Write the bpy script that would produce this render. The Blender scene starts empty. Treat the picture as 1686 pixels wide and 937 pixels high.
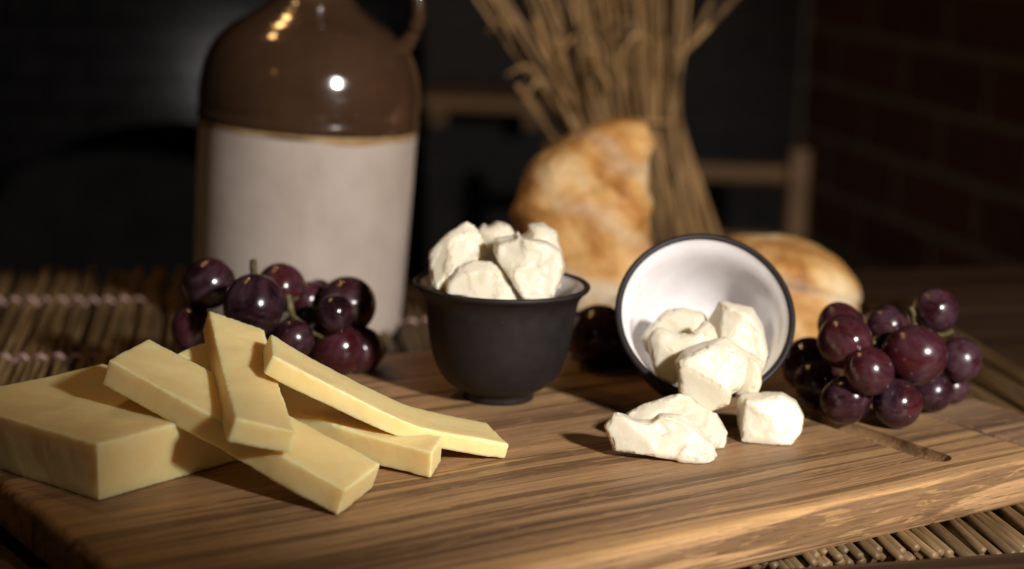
import bpy, bmesh, math, random
from mathutils import Vector, Matrix, noise
R = math.radians
S = 0.01                                   # everything below is written in centimetres
sc = bpy.context.scene
C = sc.collection

# ------------------------------------------------------------------ camera
CAM_H, PITCH, ROLL, FPX, IW, IH = 20.5, R(11.5), R(2.0), 3000.0, 1686, 937
_f = Vector((0, math.cos(PITCH), -math.sin(PITCH)))
_u0 = Vector((0, math.sin(PITCH), math.cos(PITCH)))
_r0 = Vector((1, 0, 0))
_u = _u0*math.cos(ROLL) - _r0*math.sin(ROLL)
_r = _r0*math.cos(ROLL) + _u0*math.sin(ROLL)
CAMP = Vector((0, 0, CAM_H))
cd = bpy.data.cameras.new('camera')
cam = bpy.data.objects.new('camera', cd); C.objects.link(cam)
cam.matrix_world = Matrix.Translation(CAMP*S) @ Matrix((_r, _u, -_f)).transposed().to_4x4()
cd.sensor_width = 36; cd.lens = FPX/IW*36
cd.clip_start = 0.02; cd.clip_end = 60
cd.dof.use_dof = True; cd.dof.focus_distance = 0.69; cd.dof.aperture_fstop = 5.8
sc.camera = cam

# ------------------------------------------------------------------ world, lamps, exposure
w = bpy.data.worlds.new('World'); sc.world = w; w.use_nodes = True
w.node_tree.nodes['Background'].inputs[0].default_value = (1.0, 0.72, 0.52, 1)
w.node_tree.nodes['Background'].inputs[1].default_value = 0.018
sc.view_settings.view_transform = 'Standard'; sc.view_settings.look = 'None'
sc.view_settings.exposure = 0; sc.view_settings.gamma = 1

def lamp(name, kind, loc, energy, col, radius, target=None, **kw):
    l = bpy.data.lights.new(name, kind); l.energy = energy; l.color = col; l.shadow_soft_size = radius*S
    o = bpy.data.objects.new(name, l); C.objects.link(o); o.location = Vector(loc)*S
    if target:
        o.rotation_euler = (Vector(target)-Vector(loc)).to_track_quat('-Z', 'Y').to_euler()
    for k, v in kw.items(): setattr(l, k, v)
    return o
lamp('key_lamp', 'SPOT', (60, -10, 50), 76.0, (1.0, 0.93, 0.87), 4.4, (8, 110, 5), spot_size=R(48), spot_blend=0.6)
lamp('ceiling_lamp', 'POINT', (-72, 120, 149), 6.0, (1.0, 0.55, 0.20), 4.5)
lamp('ceiling_lamp', 'POINT', (-55.5, 163, 141), 6.0, (1.0, 0.55, 0.20), 4.5)
lamp('wall_lamp', 'POINT', (-88, -15, 85), 0.45, (1.0, 0.5, 0.15), 4.0)

# ------------------------------------------------------------------ pixel -> place helpers (photo pixels, cm)
def ray(x, y): return _f + _r*((x-IW/2)/FPX) - _u*((y-IH/2)/FPX)
def at(x, y, z=0.0):
    d = ray(x, y); return CAMP + d*((z-CAM_H)/d.z)
def dp(x, y, Y):
    d = ray(x, y); return CAMP + d*(Y/d.y)

# ------------------------------------------------------------------ object helpers
def tag(o, label=None, cat=None, group=None, kind=None):
    if label: o['label'] = label
    if cat: o['category'] = cat
    if group: o['group'] = group
    if kind: o['kind'] = kind
    return o
def thing(name, label, cat, loc, group=None, rot=None):
    o = bpy.data.objects.new(name, None); C.objects.link(o); o.empty_display_size = 0.02
    o.location = Vector(loc)*S
    if rot is not None: o.rotation_euler = rot
    return tag(o, label, cat, group)
def mesh_obj(name, verts, faces, mat, parent=None, origin=None, smooth=True, local=False):
    """verts in cm; world cm unless local=True (then in the parent's own frame)"""
    off = Vector((0, 0, 0))
    if not local:
        if parent is not None:
            p = parent; off = Vector((0, 0, 0))
            while p: off += p.location/S; p = p.parent
        elif origin is not None: off = Vector(origin)
    me = bpy.data.meshes.new(name)
    me.from_pydata([((Vector(v)-off)*S)[:] for v in verts], [], faces); me.update()
    o = bpy.data.objects.new(name, me); C.objects.link(o)
    if parent is not None: o.parent = parent
    elif origin is not None: o.location = off*S
    for m in (mat if isinstance(mat, list) else [mat]): me.materials.append(m)
    if smooth: me.polygons.foreach_set('use_smooth', [True]*len(me.polygons))
    bm = bmesh.new(); bm.from_mesh(me); bmesh.ops.recalc_face_normals(bm, faces=bm.faces); bm.to_mesh(me); bm.free()
    return o
def bake(o):
    """apply an object's modifiers into its mesh"""
    dg = bpy.context.evaluated_depsgraph_get(); dg.update()
    me = bpy.data.meshes.new_from_object(o.evaluated_get(dg)); old = o.data
    o.modifiers.clear(); me.name = old.name; o.data = me; bpy.data.meshes.remove(old)
    me.polygons.foreach_set('use_smooth', [True]*len(me.polygons))
    return o
def lathe(prof, n=64):
    """profile [(r,z)] about z; open at ends unless r is ~0"""
    vs, fs = [], []
    for r, z in prof:
        for i in range(n):
            a = 2*math.pi*i/n; vs.append((r*math.cos(a), r*math.sin(a), z))
    for k in range(len(prof)-1):
        for i in range(n):
            j = (i+1) % n; fs.append((k*n+i, k*n+j, (k+1)*n+j, (k+1)*n+i))
    return vs, fs
def smooth_curve(pts, n):
    """Catmull-Rom through points (any dimension), n samples per span"""
    P = [Vector(p) for p in pts]; out = []
    for i in range(len(P)-1):
        p0 = P[max(i-1, 0)]; p1 = P[i]; p2 = P[i+1]; p3 = P[min(i+2, len(P)-1)]
        for k in range(n):
            t = k/n
            out.append(0.5*((2*p1)+(p2-p0)*t+(2*p0-5*p1+4*p2-p3)*t*t+(3*p1-p0-3*p2+p3)*t**3))
    out.append(P[-1]); return out
def lerp(a, b, t_): return a+(b-a)*t_
def tube(pts, rad, n=10, cap=True):
    vs, fs = [], []; P = [Vector(p) for p in pts]
    ref = Vector((0.13, 0.21, 0.97))
    for k, p in enumerate(P):
        t = (P[min(k+1, len(P)-1)]-P[max(k-1, 0)]).normalized()
        if abs(t.dot(ref)) > 0.95: a = t.cross(Vector((1, 0, 0))).normalized()
        else: a = t.cross(ref).normalized()
        b = t.cross(a)
        r = rad[k] if isinstance(rad, (list, tuple)) else rad
        for i in range(n):
            an = 2*math.pi*i/n; vs.append(p+(a*math.cos(an)+b*math.sin(an))*r)
    for k in range(len(P)-1):
        for i in range(n):
            j = (i+1) % n; fs.append((k*n+i, k*n+j, (k+1)*n+j, (k+1)*n+i))
    if cap: fs.append(tuple(range(n))[::-1]); fs.append(tuple((len(P)-1)*n+i for i in range(n)))
    return vs, fs
def box(x0, x1, y0, y1, z0, z1):
    v = [(x, y, z) for x in (x0, x1) for y in (y0, y1) for z in (z0, z1)]
    return v, [(0, 1, 3, 2), (4, 6, 7, 5), (0, 4, 5, 1), (2, 3, 7, 6), (0, 2, 6, 4), (1, 5, 7, 3)]
def join(parts):
    vs, fs = [], []
    for v, f in parts:
        b = len(vs); vs += list(v); fs += [tuple(i+b for i in q) for q in f]
    return vs, fs
def bevel(o, w_, seg=3):
    m = o.modifiers.new('b', 'BEVEL'); m.width = w_*S; m.segments = seg; m.limit_method = 'ANGLE'; m.angle_limit = R(40)
    bake(o)
    return o
def remesh(o, vox, smooth_it=2, fac=0.5):
    m = o.modifiers.new('r', 'REMESH'); m.mode = 'VOXEL'; m.voxel_size = vox*S; m.adaptivity = 0
    if smooth_it:
        s = o.modifiers.new('s', 'SMOOTH'); s.iterations = smooth_it; s.factor = fac
    bake(o)
def displace(o, fn):
    me = o.data; me.update()
    ns = [v.normal.copy() for v in me.vertices]
    for v, n_ in zip(me.vertices, ns):
        v.co = v.co + n_*(fn(v.co/S, n_)*S)
    me.update()
def fbm(p, sc_, oct_=3): return noise.fractal(p*sc_, 1.0, 2.0, oct_)

# ------------------------------------------------------------------ material helper
class NT:
    def __init__(s, name):
        s.m = bpy.data.materials.new(name); s.m.use_nodes = True
        s.t = s.m.node_tree; s.n = s.t.nodes; s.b = s.n['Principled BSDF']
        tc = s.n.new('ShaderNodeTexCoord')
        mp = s.n.new('ShaderNodeVectorMath'); mp.operation = 'SCALE'; mp.inputs['Scale'].default_value = 100
        s.t.links.new(tc.outputs['Object'], mp.inputs[0]); s.co = mp.outputs[0]
    def link(s, a, b): s.t.links.new(a, b)
    def val(s, v, inp):
        if hasattr(v, 'links'): s.link(v, inp)
        else: inp.default_value = v if not isinstance(v, tuple) or len(v) != 3 or inp.type != 'RGBA' else (*v, 1)
    def scale(s, v, co=None):
        mp = s.n.new('ShaderNodeVectorMath'); mp.operation = 'MULTIPLY'
        s.link(co or s.co, mp.inputs[0]); mp.inputs[1].default_value = v; return mp.outputs[0]
    def add(s, a, v):
        mp = s.n.new('ShaderNodeVectorMath'); mp.operation = 'ADD'
        s.link(a, mp.inputs[0]); s.val(v, mp.inputs[1]); return mp.outputs[0]
    def noise(s, scale=1.0, detail=3, rough=0.5, co=None, dist=0.0):
        t = s.n.new('ShaderNodeTexNoise'); s.link(co or s.co, t.inputs['Vector'])
        t.inputs['Scale'].default_value = scale; t.inputs['Detail'].default_value = detail
        t.inputs['Roughness'].default_value = rough; t.inputs['Distortion'].default_value = dist
        return t.outputs['Fac']
    def voro(s, scale=1.0, co=None, feature='F1'):
        t = s.n.new('ShaderNodeTexVoronoi'); t.feature = feature; s.link(co or s.co, t.inputs['Vector'])
        t.inputs['Scale'].default_value = scale; return t.outputs['Distance']
    def ramp(s, fac, stops):
        r = s.n.new('ShaderNodeValToRGB'); s.link(fac, r.inputs[0]); e = r.color_ramp.elements
        while len(e) < len(stops): e.new(0.5)
        for q, (p, c) in zip(e, stops):
            q.position = p; q.color = (*c, 1) if isinstance(c, tuple) else (c, c, c, 1)
        return r.outputs[0]
    def mix(s, fac, a, b, mode='MIX'):
        m = s.n.new('ShaderNodeMix'); m.data_type = 'RGBA'; m.blend_type = mode
        s.val(fac, m.inputs[0]); s.val(a, m.inputs[6]); s.val(b, m.inputs[7]); return m.outputs[2]
    def math(s, op, a, b=0.5):
        m = s.n.new('ShaderNodeMath'); m.operation = op; s.val(a, m.inputs[0]); s.val(b, m.inputs[1]); return m.outputs[0]
    def sep(s, co=None):
        m = s.n.new('ShaderNodeSeparateXYZ'); s.link(co or s.co, m.inputs[0]); return m.outputs
    def comb(s, x, y, z):
        m = s.n.new('ShaderNodeCombineXYZ'); s.val(x, m.inputs[0]); s.val(y, m.inputs[1]); s.val(z, m.inputs[2]); return m.outputs[0]
    def info(s):
        return s.n.new('ShaderNodeObjectInfo').outputs['Random']
    def set(s, **kw):
        names = dict(color='Base Color', rough='Roughness', spec='Specular IOR Level', metal='Metallic', coat='Coat Weight',
                     coat_rough='Coat Roughness', sss='Subsurface Weight', sss_scale='Subsurface Scale', sheen='Sheen Weight')
        for k, v in kw.items():
            if k == 'sss_rad': s.b.inputs['Subsurface Radius'].default_value = v
            else: s.val(v, s.b.inputs[names[k]])
        return s
    def bump(s, h, strength=0.3, dist=0.05, prev=None):
        b = s.n.new('ShaderNodeBump'); s.link(h, b.inputs['Height']); b.inputs['Strength'].default_value = strength
        b.inputs['Distance'].default_value = dist*S
        if prev is not None: s.link(prev, b.inputs['Normal'])
        s.link(b.outputs[0], s.b.inputs['Normal']); return b.outputs[0]

M = {}
# firm yellow cheese
t = NT('firm_cheese')
c = t.ramp(t.noise(0.9, 4, 0.6), [(0.3, (0.86, 0.665, 0.29)), (0.7, (0.90, 0.735, 0.365))])
c = t.mix(t.ramp(t.noise(6, 3, 0.7), [(0.55, 0.0), (0.75, 0.35)]), c, (0.87, 0.75, 0.42))
ae = t.n.new('ShaderNodeAttribute'); ae.attribute_name = 'dry_edge'
c = t.mix(t.math('MULTIPLY', t.math('MULTIPLY', ae.outputs['Fac'], ae.outputs['Fac']), t.ramp(t.noise(2.2, 4, 0.7), [(0.35, 0.15), (0.6, 0.75)])), c, (0.90, 0.80, 0.54))
c = t.mix(t.ramp(t.noise(0.5, 4, 0.6, dist=1.0), [(0.5, 0.0), (0.75, 0.35)]), c, (0.78, 0.58, 0.21))
t.set(color=c, rough=0.42, sss=0.8, sss_scale=0.008, sss_rad=(1.0, 0.6, 0.2), spec=0.35)
b = t.bump(t.noise(2.2, 4, 0.6), 0.14, 0.05); b = t.bump(t.noise(14, 3, 0.7), 0.2, 0.02, b); t.bump(t.noise(1.0, 3, 0.6, t.scale((0.9, 9, 9))), 0.16, 0.03, b)
M['cheese'] = t.m
# soft white cheese
t = NT('soft_cheese')
c = t.ramp(t.noise(0.8, 4, 0.6), [(0.35, (0.735, 0.675, 0.52)), (0.6, (0.785, 0.735, 0.60))])
ar = t.n.new('ShaderNodeAttribute'); ar.attribute_name = 'ridge'
c = t.mix(t.math('MULTIPLY', ar.outputs['Fac'], t.ramp(t.noise(1.1, 4, 0.7), [(0.42, 0.0), (0.62, 0.6)])), c, (0.55, 0.45, 0.32))
rind = t.ramp(t.noise(0.45, 5, 0.65, dist=0.6), [(0.58, 0.0), (0.70, 0.6)])
c = t.mix(rind, c, (0.60, 0.49, 0.36))
t.set(color=c, rough=0.36, sss=0.65, sss_scale=0.005, sss_rad=(1.0, 0.75, 0.42), spec=0.45)
b = t.bump(t.noise(2.0, 4, 0.6), 0.15, 0.05); b = t.bump(t.noise(9, 4, 0.7), 0.22, 0.025, b); t.bump(t.ramp(t.voro(5.0), [(0.05, 0.0), (0.16, 1.0)]), 0.25, 0.03, b)
M['soft'] = t.m
# grapes
t = NT('grape_skin')
rnd = t.info()
off = t.comb(t.math('MULTIPLY', rnd, 37.0), t.math('MULTIPLY', rnd, 91.0), t.math('MULTIPLY', rnd, 53.0))
co = t.add(t.co, off)
base = t.mix(t.ramp(rnd, [(0.2, 0.0), (0.9, 1.0)]), (0.011, 0.0035, 0.006), (0.040, 0.006, 0.008))
base = t.mix(t.ramp(t.noise(0.55, 3, 0.5, co), [(0.48, 0.0), (0.78, 0.7)]), base, (0.085, 0.014, 0.012))
bloom = t.ramp(t.noise(0.7, 6, 0.68, t.scale((1, 1, 0.55), co), 1.2), [(0.40, 0.0), (0.66, 0.75)])
c = t.mix(bloom, base, (0.075, 0.038, 0.054))
c = t.mix(1.0, c, t.ramp(t.noise(2.6, 5, 0.7, t.scale((1, 1, 0.4), co)), [(0.32, 0.55), (0.52, 1.0), (0.70, 1.35)]), 'MULTIPLY')
c = t.mix(t.ramp(t.noise(9, 4, 0.7, co), [(0.60, 0.0), (0.72, 0.35)]), c, (0.10, 0.055, 0.07))
t.set(color=c, rough=t.ramp(bloom, [(0.0, 0.13), (0.75, 0.33)]), spec=0.55, sss=0.05, sss_scale=0.002, sss_rad=(1, .25, .25))
drops = t.ramp(t.voro(3.2, co), [(0.05, 1.0), (0.11, 0.0)])
b = t.bump(t.noise(5, 4, 0.6, co), 0.12, 0.03); t.bump(drops, 0.6, 0.05, b)
M['grape'] = t.m
t = NT('grape_stem')
t.set(color=t.ramp(t.noise(3, 4, 0.6), [(0.35, (0.05, 0.03, 0.013)), (0.65, (0.13, 0.11, 0.035))]), rough=0.6)
t.bump(t.noise(8, 3), 0.5, 0.05); M['stem'] = t.m
# cups
t = NT('black_stoneware')
t.set(color=t.ramp(t.noise(1.5, 5, 0.6), [(0.35, (0.013, 0.0105, 0.0105)), (0.7, (0.020, 0.0165, 0.0165))]), rough=0.52, spec=0.32)
t.set(color=t.mix(t.ramp(t.voro(1.7), [(0.018, 0.6), (0.03, 0.0)]), t.b.inputs['Base Color'].links[0].from_socket, (0.35, 0.31, 0.28)))
t.bump(t.noise(30, 3, 0.7), 0.25, 0.02); M['cup'] = t.m
t = NT('white_glaze')
t.set(color=t.ramp(t.noise(0.9, 4), [(0.35, (0.80, 0.77, 0.78)), (0.65, (0.87, 0.85, 0.855))]), rough=0.16, spec=0.5, coat=0.3, coat_rough=0.08)
t.bump(t.noise(1.2, 3), 0.1, 0.06); M['white'] = t.m
# jug
t = NT('brown_glaze')
t.set(color=t.ramp(t.noise(0.35, 5, 0.6), [(0.3, (0.038, 0.019, 0.010)), (0.7, (0.062, 0.032, 0.017))]), rough=0.14, spec=0.6, coat=0.4, coat_rough=0.05)
t.bump(t.noise(0.5, 3, 0.5, t.scale((1, 1, 2.5))), 0.12, 0.3); M['brown'] = t.m
t = NT('cream_stoneware')
c = t.ramp(t.noise(0.3, 5, 0.6), [(0.3, (0.40, 0.33, 0.28)), (0.7, (0.50, 0.43, 0.375))])
c = t.mix(t.ramp(t.noise(2.2, 3, 0.6), [(0.69, 0.0), (0.78, 0.55)]), c, (0.22, 0.16, 0.11))
c = t.mix(t.ramp(t.noise(0.6, 4, 0.6, t.scale((1, 1, 0.15))), [(0.5, 0.0), (0.8, 0.35)]), c, (0.36, 0.26, 0.19))
t.set(color=c, rough=0.38, spec=0.4); t.bump(t.noise(3, 4), 0.15, 0.05); M['cream'] = t.m
t = NT('amber_glaze')
t.set(color=t.ramp(t.noise(1.0, 3), [(0.3, (0.30, 0.18, 0.07)), (0.7, (0.40, 0.29, 0.15))]), rough=0.2); M['amber'] = t.m
# bread
t = NT('bread_crust')
bx_, by_, bz_ = t.sep()
bu = t.math('ADD', t.math('MULTIPLY', bx_, 0.52), t.math('MULTIPLY', bz_, 0.85)); bv_ = t.math('SUBTRACT', t.math('MULTIPLY', bx_, 0.85), t.math('MULTIPLY', bz_, 0.52))
c = t.ramp(t.noise(1.0, 6, 0.6, t.comb(t.math('MULTIPLY', bu, 0.36), t.math('MULTIPLY', bv_, 0.15), t.math('MULTIPLY', by_, 0.2)), 0.4), [(0.32, (0.22, 0.080, 0.018)), (0.43, (0.52, 0.24, 0.062)), (0.55, (0.72, 0.43, 0.16)), (0.68, (0.86, 0.68, 0.41))])
c = t.mix(t.ramp(t.noise(0.9, 5, 0.7, t.scale((1, 1, 0.5))), [(0.60, 0.0), (0.74, 0.5)]), c, (0.68, 0.55, 0.36))
c = t.mix(t.ramp(t.noise(1.6, 4, 0.6), [(0.64, 0.0), (0.74, 0.6)]), c, (0.18, 0.06, 0.02))
at_ = t.n.new('ShaderNodeAttribute'); at_.attribute_name = 'flour'
fl = t.math('MULTIPLY', at_.outputs['Fac'], t.ramp(t.noise(1.3, 6, 0.72), [(0.30, 0.35), (0.62, 1.0)]))
c = t.mix(fl, c, (0.66, 0.56, 0.41))
c = t.mix(1.0, c, t.ramp(t.noise(7, 4, 0.7), [(0.3, 0.80), (0.7, 1.12)]), 'MULTIPLY')
t.set(color=c, rough=0.55, spec=0.3); b = t.bump(t.noise(1.5, 6, 0.7), 0.5, 0.15); t.bump(t.noise(8, 4, 0.7), 0.3, 0.04, b)
M['crust'] = t.m

def wood(name, cols, streak, rough=0.5, strips=True, gain=1.0, streak_amt=0.85):
    """grain along local X, centimetre coordinates"""
    t = NT(name); x, y, z = t.sep()
    wob = t.noise(1.0, 2, 0.5, t.comb(t.math('MULTIPLY', x, 0.05), t.math('MULTIPLY', y, 0.16), 0.0))
    yw = t.math('ADD', y, t.math('MULTIPLY', t.math('SUBTRACT', wob, 0.5), 1.3))
    zz = t.math('MULTIPLY', z, 0.9)
    g1 = t.noise(1.0, 4, 0.6, t.comb(t.math('MULTIPLY', x, 0.010), t.math('MULTIPLY', yw, 0.50), zz), 0.3)
    c = t.ramp(g1, [(0.34, cols[0]), (0.46, cols[1]), (0.56, cols[2]), (0.68, cols[3])])
    g2 = t.noise(1.0, 3, 0.6, t.comb(t.math('MULTIPLY', x, 0.022), t.math('MULTIPLY', yw, 0.95), t.math('ADD', zz, 7.0)), 0.5)
    c = t.mix(t.ramp(g2, [(0.54, 0.0), (0.575, streak_amt)]), c, streak)
    g3 = t.noise(1.0, 5, 0.7, t.comb(t.math('MULTIPLY', x, 0.16), t.math('MULTIPLY', yw, 7.0), t.math('MULTIPLY', z, 7.0)), 0.4)
    c = t.mix(1.0, c, t.ramp(g3, [(0.28, 0.66), (0.48, 0.97), (0.7, 1.12)]), 'MULTIPLY')
    g5 = t.noise(1.0, 3, 0.6, t.comb(t.math('MULTIPLY', x, 0.05), t.math('MULTIPLY', yw, 3.4), t.math('ADD', zz, 21.0)), 0.3)
    c = t.mix(t.ramp(g5, [(0.60, 0.0), (0.66, 0.6)]), c, tuple(v*1.2 for v in streak))
    g6 = t.noise(1.0, 3, 0.7, t.comb(t.math('MULTIPLY', x, 0.10), t.math('MULTIPLY', yw, 17.0), t.math('MULTIPLY', z, 17.0)))
    c = t.mix(1.0, c, t.ramp(g6, [(0.30, 0.62), (0.50, 1.0), (0.72, 1.16)]), 'MULTIPLY')
    g7 = t.noise(1.0, 3, 0.6, t.comb(t.math('MULTIPLY', x, 0.55), t.math('MULTIPLY', yw, 4.0), t.math('MULTIPLY', z, 5.0)), 0.8)
    c = t.mix(t.ramp(g7, [(0.56, 0.0), (0.66, 0.42)]), c, tuple(v*1.15 for v in cols[3]))
    g4 = t.noise(1.0, 2, 0.5, t.comb(t.math('MULTIPLY', x, 1.3), t.math('MULTIPLY', y, 24.0), t.math('MULTIPLY', z, 24.0)))
    c = t.mix(t.ramp(g4, [(0.62, 0.0), (0.70, 0.55)]), c, tuple(v*0.6 for v in streak))
    if strips:
        yb = t.math('MULTIPLY', y, 1/3.7)
        cell = t.n.new('ShaderNodeTexWhiteNoise'); cell.noise_dimensions = '1D'; t.link(t.math('FLOOR', yb), cell.inputs['W'])
        c = t.mix(1.0, c, t.ramp(cell.outputs['Value'], [(0.0, 0.80), (1.0, 1.15)]), 'MULTIPLY')
    t.set(color=c, rough=rough, spec=0.3)
    b = t.bump(g3, 0.22, 0.05); t.bump(g4, 0.25, 0.03, b)
    return t.m
M['board'] = wood('board_wood', [(0.25, 0.138, 0.070), (0.41, 0.242, 0.118), (0.48, 0.290, 0.142), (0.57, 0.335, 0.140)], (0.115, 0.060, 0.031), streak_amt=0.7)
M['endwood'] = wood('end_wood', [(0.14, 0.08, 0.045), (0.22, 0.135, 0.078), (0.28, 0.175, 0.10), (0.35, 0.22, 0.12)], (0.09, 0.05, 0.03), strips=False)
M['table'] = wood('table_wood', [(0.034, 0.018, 0.010), (0.052, 0.028, 0.014), (0.070, 0.037, 0.018), (0.09, 0.048, 0.024)], (0.022, 0.012, 0.008), strips=False)
M['chair'] = wood('chair_wood', [(0.15, 0.075, 0.025), (0.18, 0.094, 0.033), (0.21, 0.113, 0.04), (0.24, 0.13, 0.047)], (0.13, 0.06, 0.022), strips=False)

t = NT('reed')
rnd = t.info()
c = t.ramp(t.noise(0.5, 4, 0.6, t.scale((4, 0.4, 4))), [(0.3, (0.085, 0.050, 0.020)), (0.5, (0.16, 0.10, 0.043)), (0.7, (0.25, 0.17, 0.078))])
c = t.mix(1.0, c, t.ramp(rnd, [(0.0, 0.65), (1.0, 1.15)]), 'MULTIPLY')
t.set(color=c, rough=0.5); t.bump(t.noise(1.0, 3, 0.6, t.scale((12, 0.6, 12))), 0.3, 0.04); M['reed'] = t.m
t = NT('pink_thread')
t.set(color=t.ramp(t.noise(6, 2), [(0.3, (0.36, 0.22, 0.20)), (0.7, (0.52, 0.35, 0.31))]), rough=0.8); t.bump(t.noise(10, 2), 0.5, 0.05); M['thread'] = t.m
t = NT('dry_straw')
c = t.ramp(t.noise(0.6, 4, 0.6, t.scale((3, 3, 0.4))), [(0.3, (0.24, 0.125, 0.042)), (0.7, (0.46, 0.275, 0.10))])
c = t.mix(1.0, c, t.ramp(t.info(), [(0.0, 0.35), (1.0, 1.25)]), 'MULTIPLY')
t.set(color=c, rough=0.6); M['straw'] = t.m

def brick_mat(name, c1, c2, mortar, rough=0.8, spec=0.3, bump=0.8, grit=0.4, bw=0.225, rh=0.075):
    t = NT(name); x, y, z = t.sep()
    br = t.n.new('ShaderNodeTexBrick'); t.link(t.comb(t.math('MULTIPLY', x, 0.01), t.math('MULTIPLY', z, 0.01), 0.0), br.inputs['Vector'])
    br.inputs['Color1'].default_value = (*c1, 1); br.inputs['Color2'].default_value = (*c2, 1); br.inputs['Mortar'].default_value = (*mortar, 1)
    br.inputs['Scale'].default_value = 1; br.inputs['Brick Width'].default_value = bw; br.inputs['Row Height'].default_value = rh
    br.inputs['Mortar Size'].default_value = rh*0.08; br.inputs['Mortar Smooth'].default_value = 0.3
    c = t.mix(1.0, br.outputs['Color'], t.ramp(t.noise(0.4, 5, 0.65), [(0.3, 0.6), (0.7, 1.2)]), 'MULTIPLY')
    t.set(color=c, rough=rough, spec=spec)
    inv = t.math('SUBTRACT', 1.0, br.outputs['Fac'])
    b = t.bump(inv, bump, 0.6); t.bump(t.noise(1.2, 5, 0.7), grit, 0.3, b)
    return t.m
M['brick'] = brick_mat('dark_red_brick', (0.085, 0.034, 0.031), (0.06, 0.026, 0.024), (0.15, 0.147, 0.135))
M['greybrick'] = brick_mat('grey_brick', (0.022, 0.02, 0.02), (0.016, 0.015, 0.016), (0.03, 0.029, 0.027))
M['blackbrick'] = brick_mat('black_painted_brick', (0.007, 0.006, 0.007), (0.005, 0.005, 0.005), (0.004, 0.004, 0.004), rough=0.13, spec=0.009, bump=0.8, grit=0.03, bw=0.075, rh=0.026)
t = NT('plain_floor'); t.set(color=t.ramp(t.noise(0.05, 4), [(0.3, (0.03, 0.02, 0.015)), (0.7, (0.05, 0.035, 0.025))]), rough=0.7); M['floor'] = t.m
t = NT('soot'); t.set(color=t.ramp(t.noise(0.2, 4), [(0.3, (0.004, 0.004, 0.004)), (0.7, (0.009, 0.008, 0.008))]), rough=0.9, spec=0.1); M['soot'] = t.m

# ------------------------------------------------------------------ setting: floor, walls, fireplace
TZ = -2.35                                  # table top
MZ = -1.9                                   # underside of the board, top of the mats
FZ = TZ-74
v, f_ = box(-260, 200, -60, 320, FZ-5, FZ)
tag(mesh_obj('floor', v, f_, M['floor'], origin=(0, 100, FZ), smooth=False), kind='structure')

def wall(name, p0, yaw, length, thick, h, mat, label):
    o = thing_mesh(name, *box(0, length, 0, thick, 0, h), mat, (p0[0], p0[1], FZ), yaw)
    return tag(o, label, 'wall')
def thing_mesh(name, v, f_, mat, loc, yaw=0, smooth=False):
    o = mesh_obj(name, v, f_, mat, local=True, smooth=smooth); o.location = Vector(loc)*S; o.rotation_euler = (0, 0, yaw); return o
# side wall runs almost along the view; corner at (41.5, 266)
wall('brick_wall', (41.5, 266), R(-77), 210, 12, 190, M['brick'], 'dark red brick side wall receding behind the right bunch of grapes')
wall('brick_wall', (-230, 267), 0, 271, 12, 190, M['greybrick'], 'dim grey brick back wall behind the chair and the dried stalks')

# fireplace to the left, a glossy black brick breast canted to mirror the key lamp, with an arched dark opening below it
def fireplace():
    px = dp(285, 110, 168)
    yaw = R(17.0)  # turned so the breast reflects the key lamp toward the camera
    o = thing('fireplace', 'black brick fireplace with sloping front and round topped opening behind the jug', 'fireplace', (px.x, px.y, FZ), rot=(0, 0, yaw))
    top = 30-FZ+FZ*0
    cz = px.z-FZ-5.0                       # crown height of the arch in local z
    W_, WR, D_, Hh = 62, 24, 20, 128
    ax, aw = 0.5, 19                        # arch centre and half width
    arch = []
    for i in range(25):
        a = math.pi*(1-i/24); arch.append((ax+aw*math.cos(a), cz-14+14*math.sin(a)))
    outline = [(-W_, 0), (ax-aw, 0)] + arch + [(ax+aw, 0), (WR, 0), (WR, Hh), (-W_, Hh)]
    n = len(outline)
    bm = bmesh.new()
    sl = lambda z: (z-cz)*0.16                # lean added so the key lamp's highlight shows on the breast
    fr = [bm.verts.new((x*S, sl(z)*S, z*S)) for x, z in outline]; bk = [bm.verts.new((x*S, (sl(z)+D_)*S, z*S)) for x, z in outline]
    bm.faces.new(fr); bm.faces.new(bk[::-1])
    for i in range(n): bm.faces.new((fr[i], bk[i], bk[(i+1) % n], fr[(i+1) % n]))
    bmesh.ops.recalc_face_normals(bm, faces=bm.faces)
    me = bpy.data.meshes.new('breast'); bm.to_mesh(me); bm.free(); me.materials.append(M['blackbrick'])
    q = bpy.data.objects.new('breast', me); C.objects.link(q); q.parent = o
    mesh_obj('firebox', *box(ax-aw-3, ax+aw+3, D_+3, D_+6, 0, cz+12), M['soot'], o, local=True, smooth=False)
    mesh_obj('mantel_shelf', *box(-W_-4, WR+4, -7+sl(Hh), D_+4+sl(Hh), Hh+.2, Hh+6), M['table'], o, local=True, smooth=False)
fireplace()

# ladder-back chair in front of the back wall
def chair():
    Yc = 222
    p = dp(1312, 330, Yc); k = Yc/3000*1.02
    top = dp(1312, 243, Yc).z
    cx = p.x-15
    o = thing('wooden_chair', 'light brown wooden chair with open slatted back standing before the brick wall', 'chair', (cx, Yc, FZ))
    H_ = top-FZ
    for s in (-1, 1):
        q = mesh_obj('back_post', *box(15*s-1.3, 15*s+1.3, -1.3, 1.3, 0, H_), M['chair'], o, local=True); bevel(q, 0.5)
        q = mesh_obj('leg', *box(15*s-1.4, 15*s+1.4, -40, -37, 0, 44), M['chair'], o, local=True); bevel(q, 0.5)
    zr = dp(1220, 285, Yc).z-FZ
    for z0, z1 in ((zr-1.0, zr+1.0), (zr-11.5, zr-7.5)):
        q = mesh_obj('back_rail', *box(-13.6, 13.6, -0.8, 0.8, z0, z1), M['chair'], o, local=True); bevel(q, 0.4)
    q = mesh_obj('seat', *box(-16, 16, -42, -1.6, 44.2, 47), M['chair'], o, local=True); bevel(q, 0.6)
chair()
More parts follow.
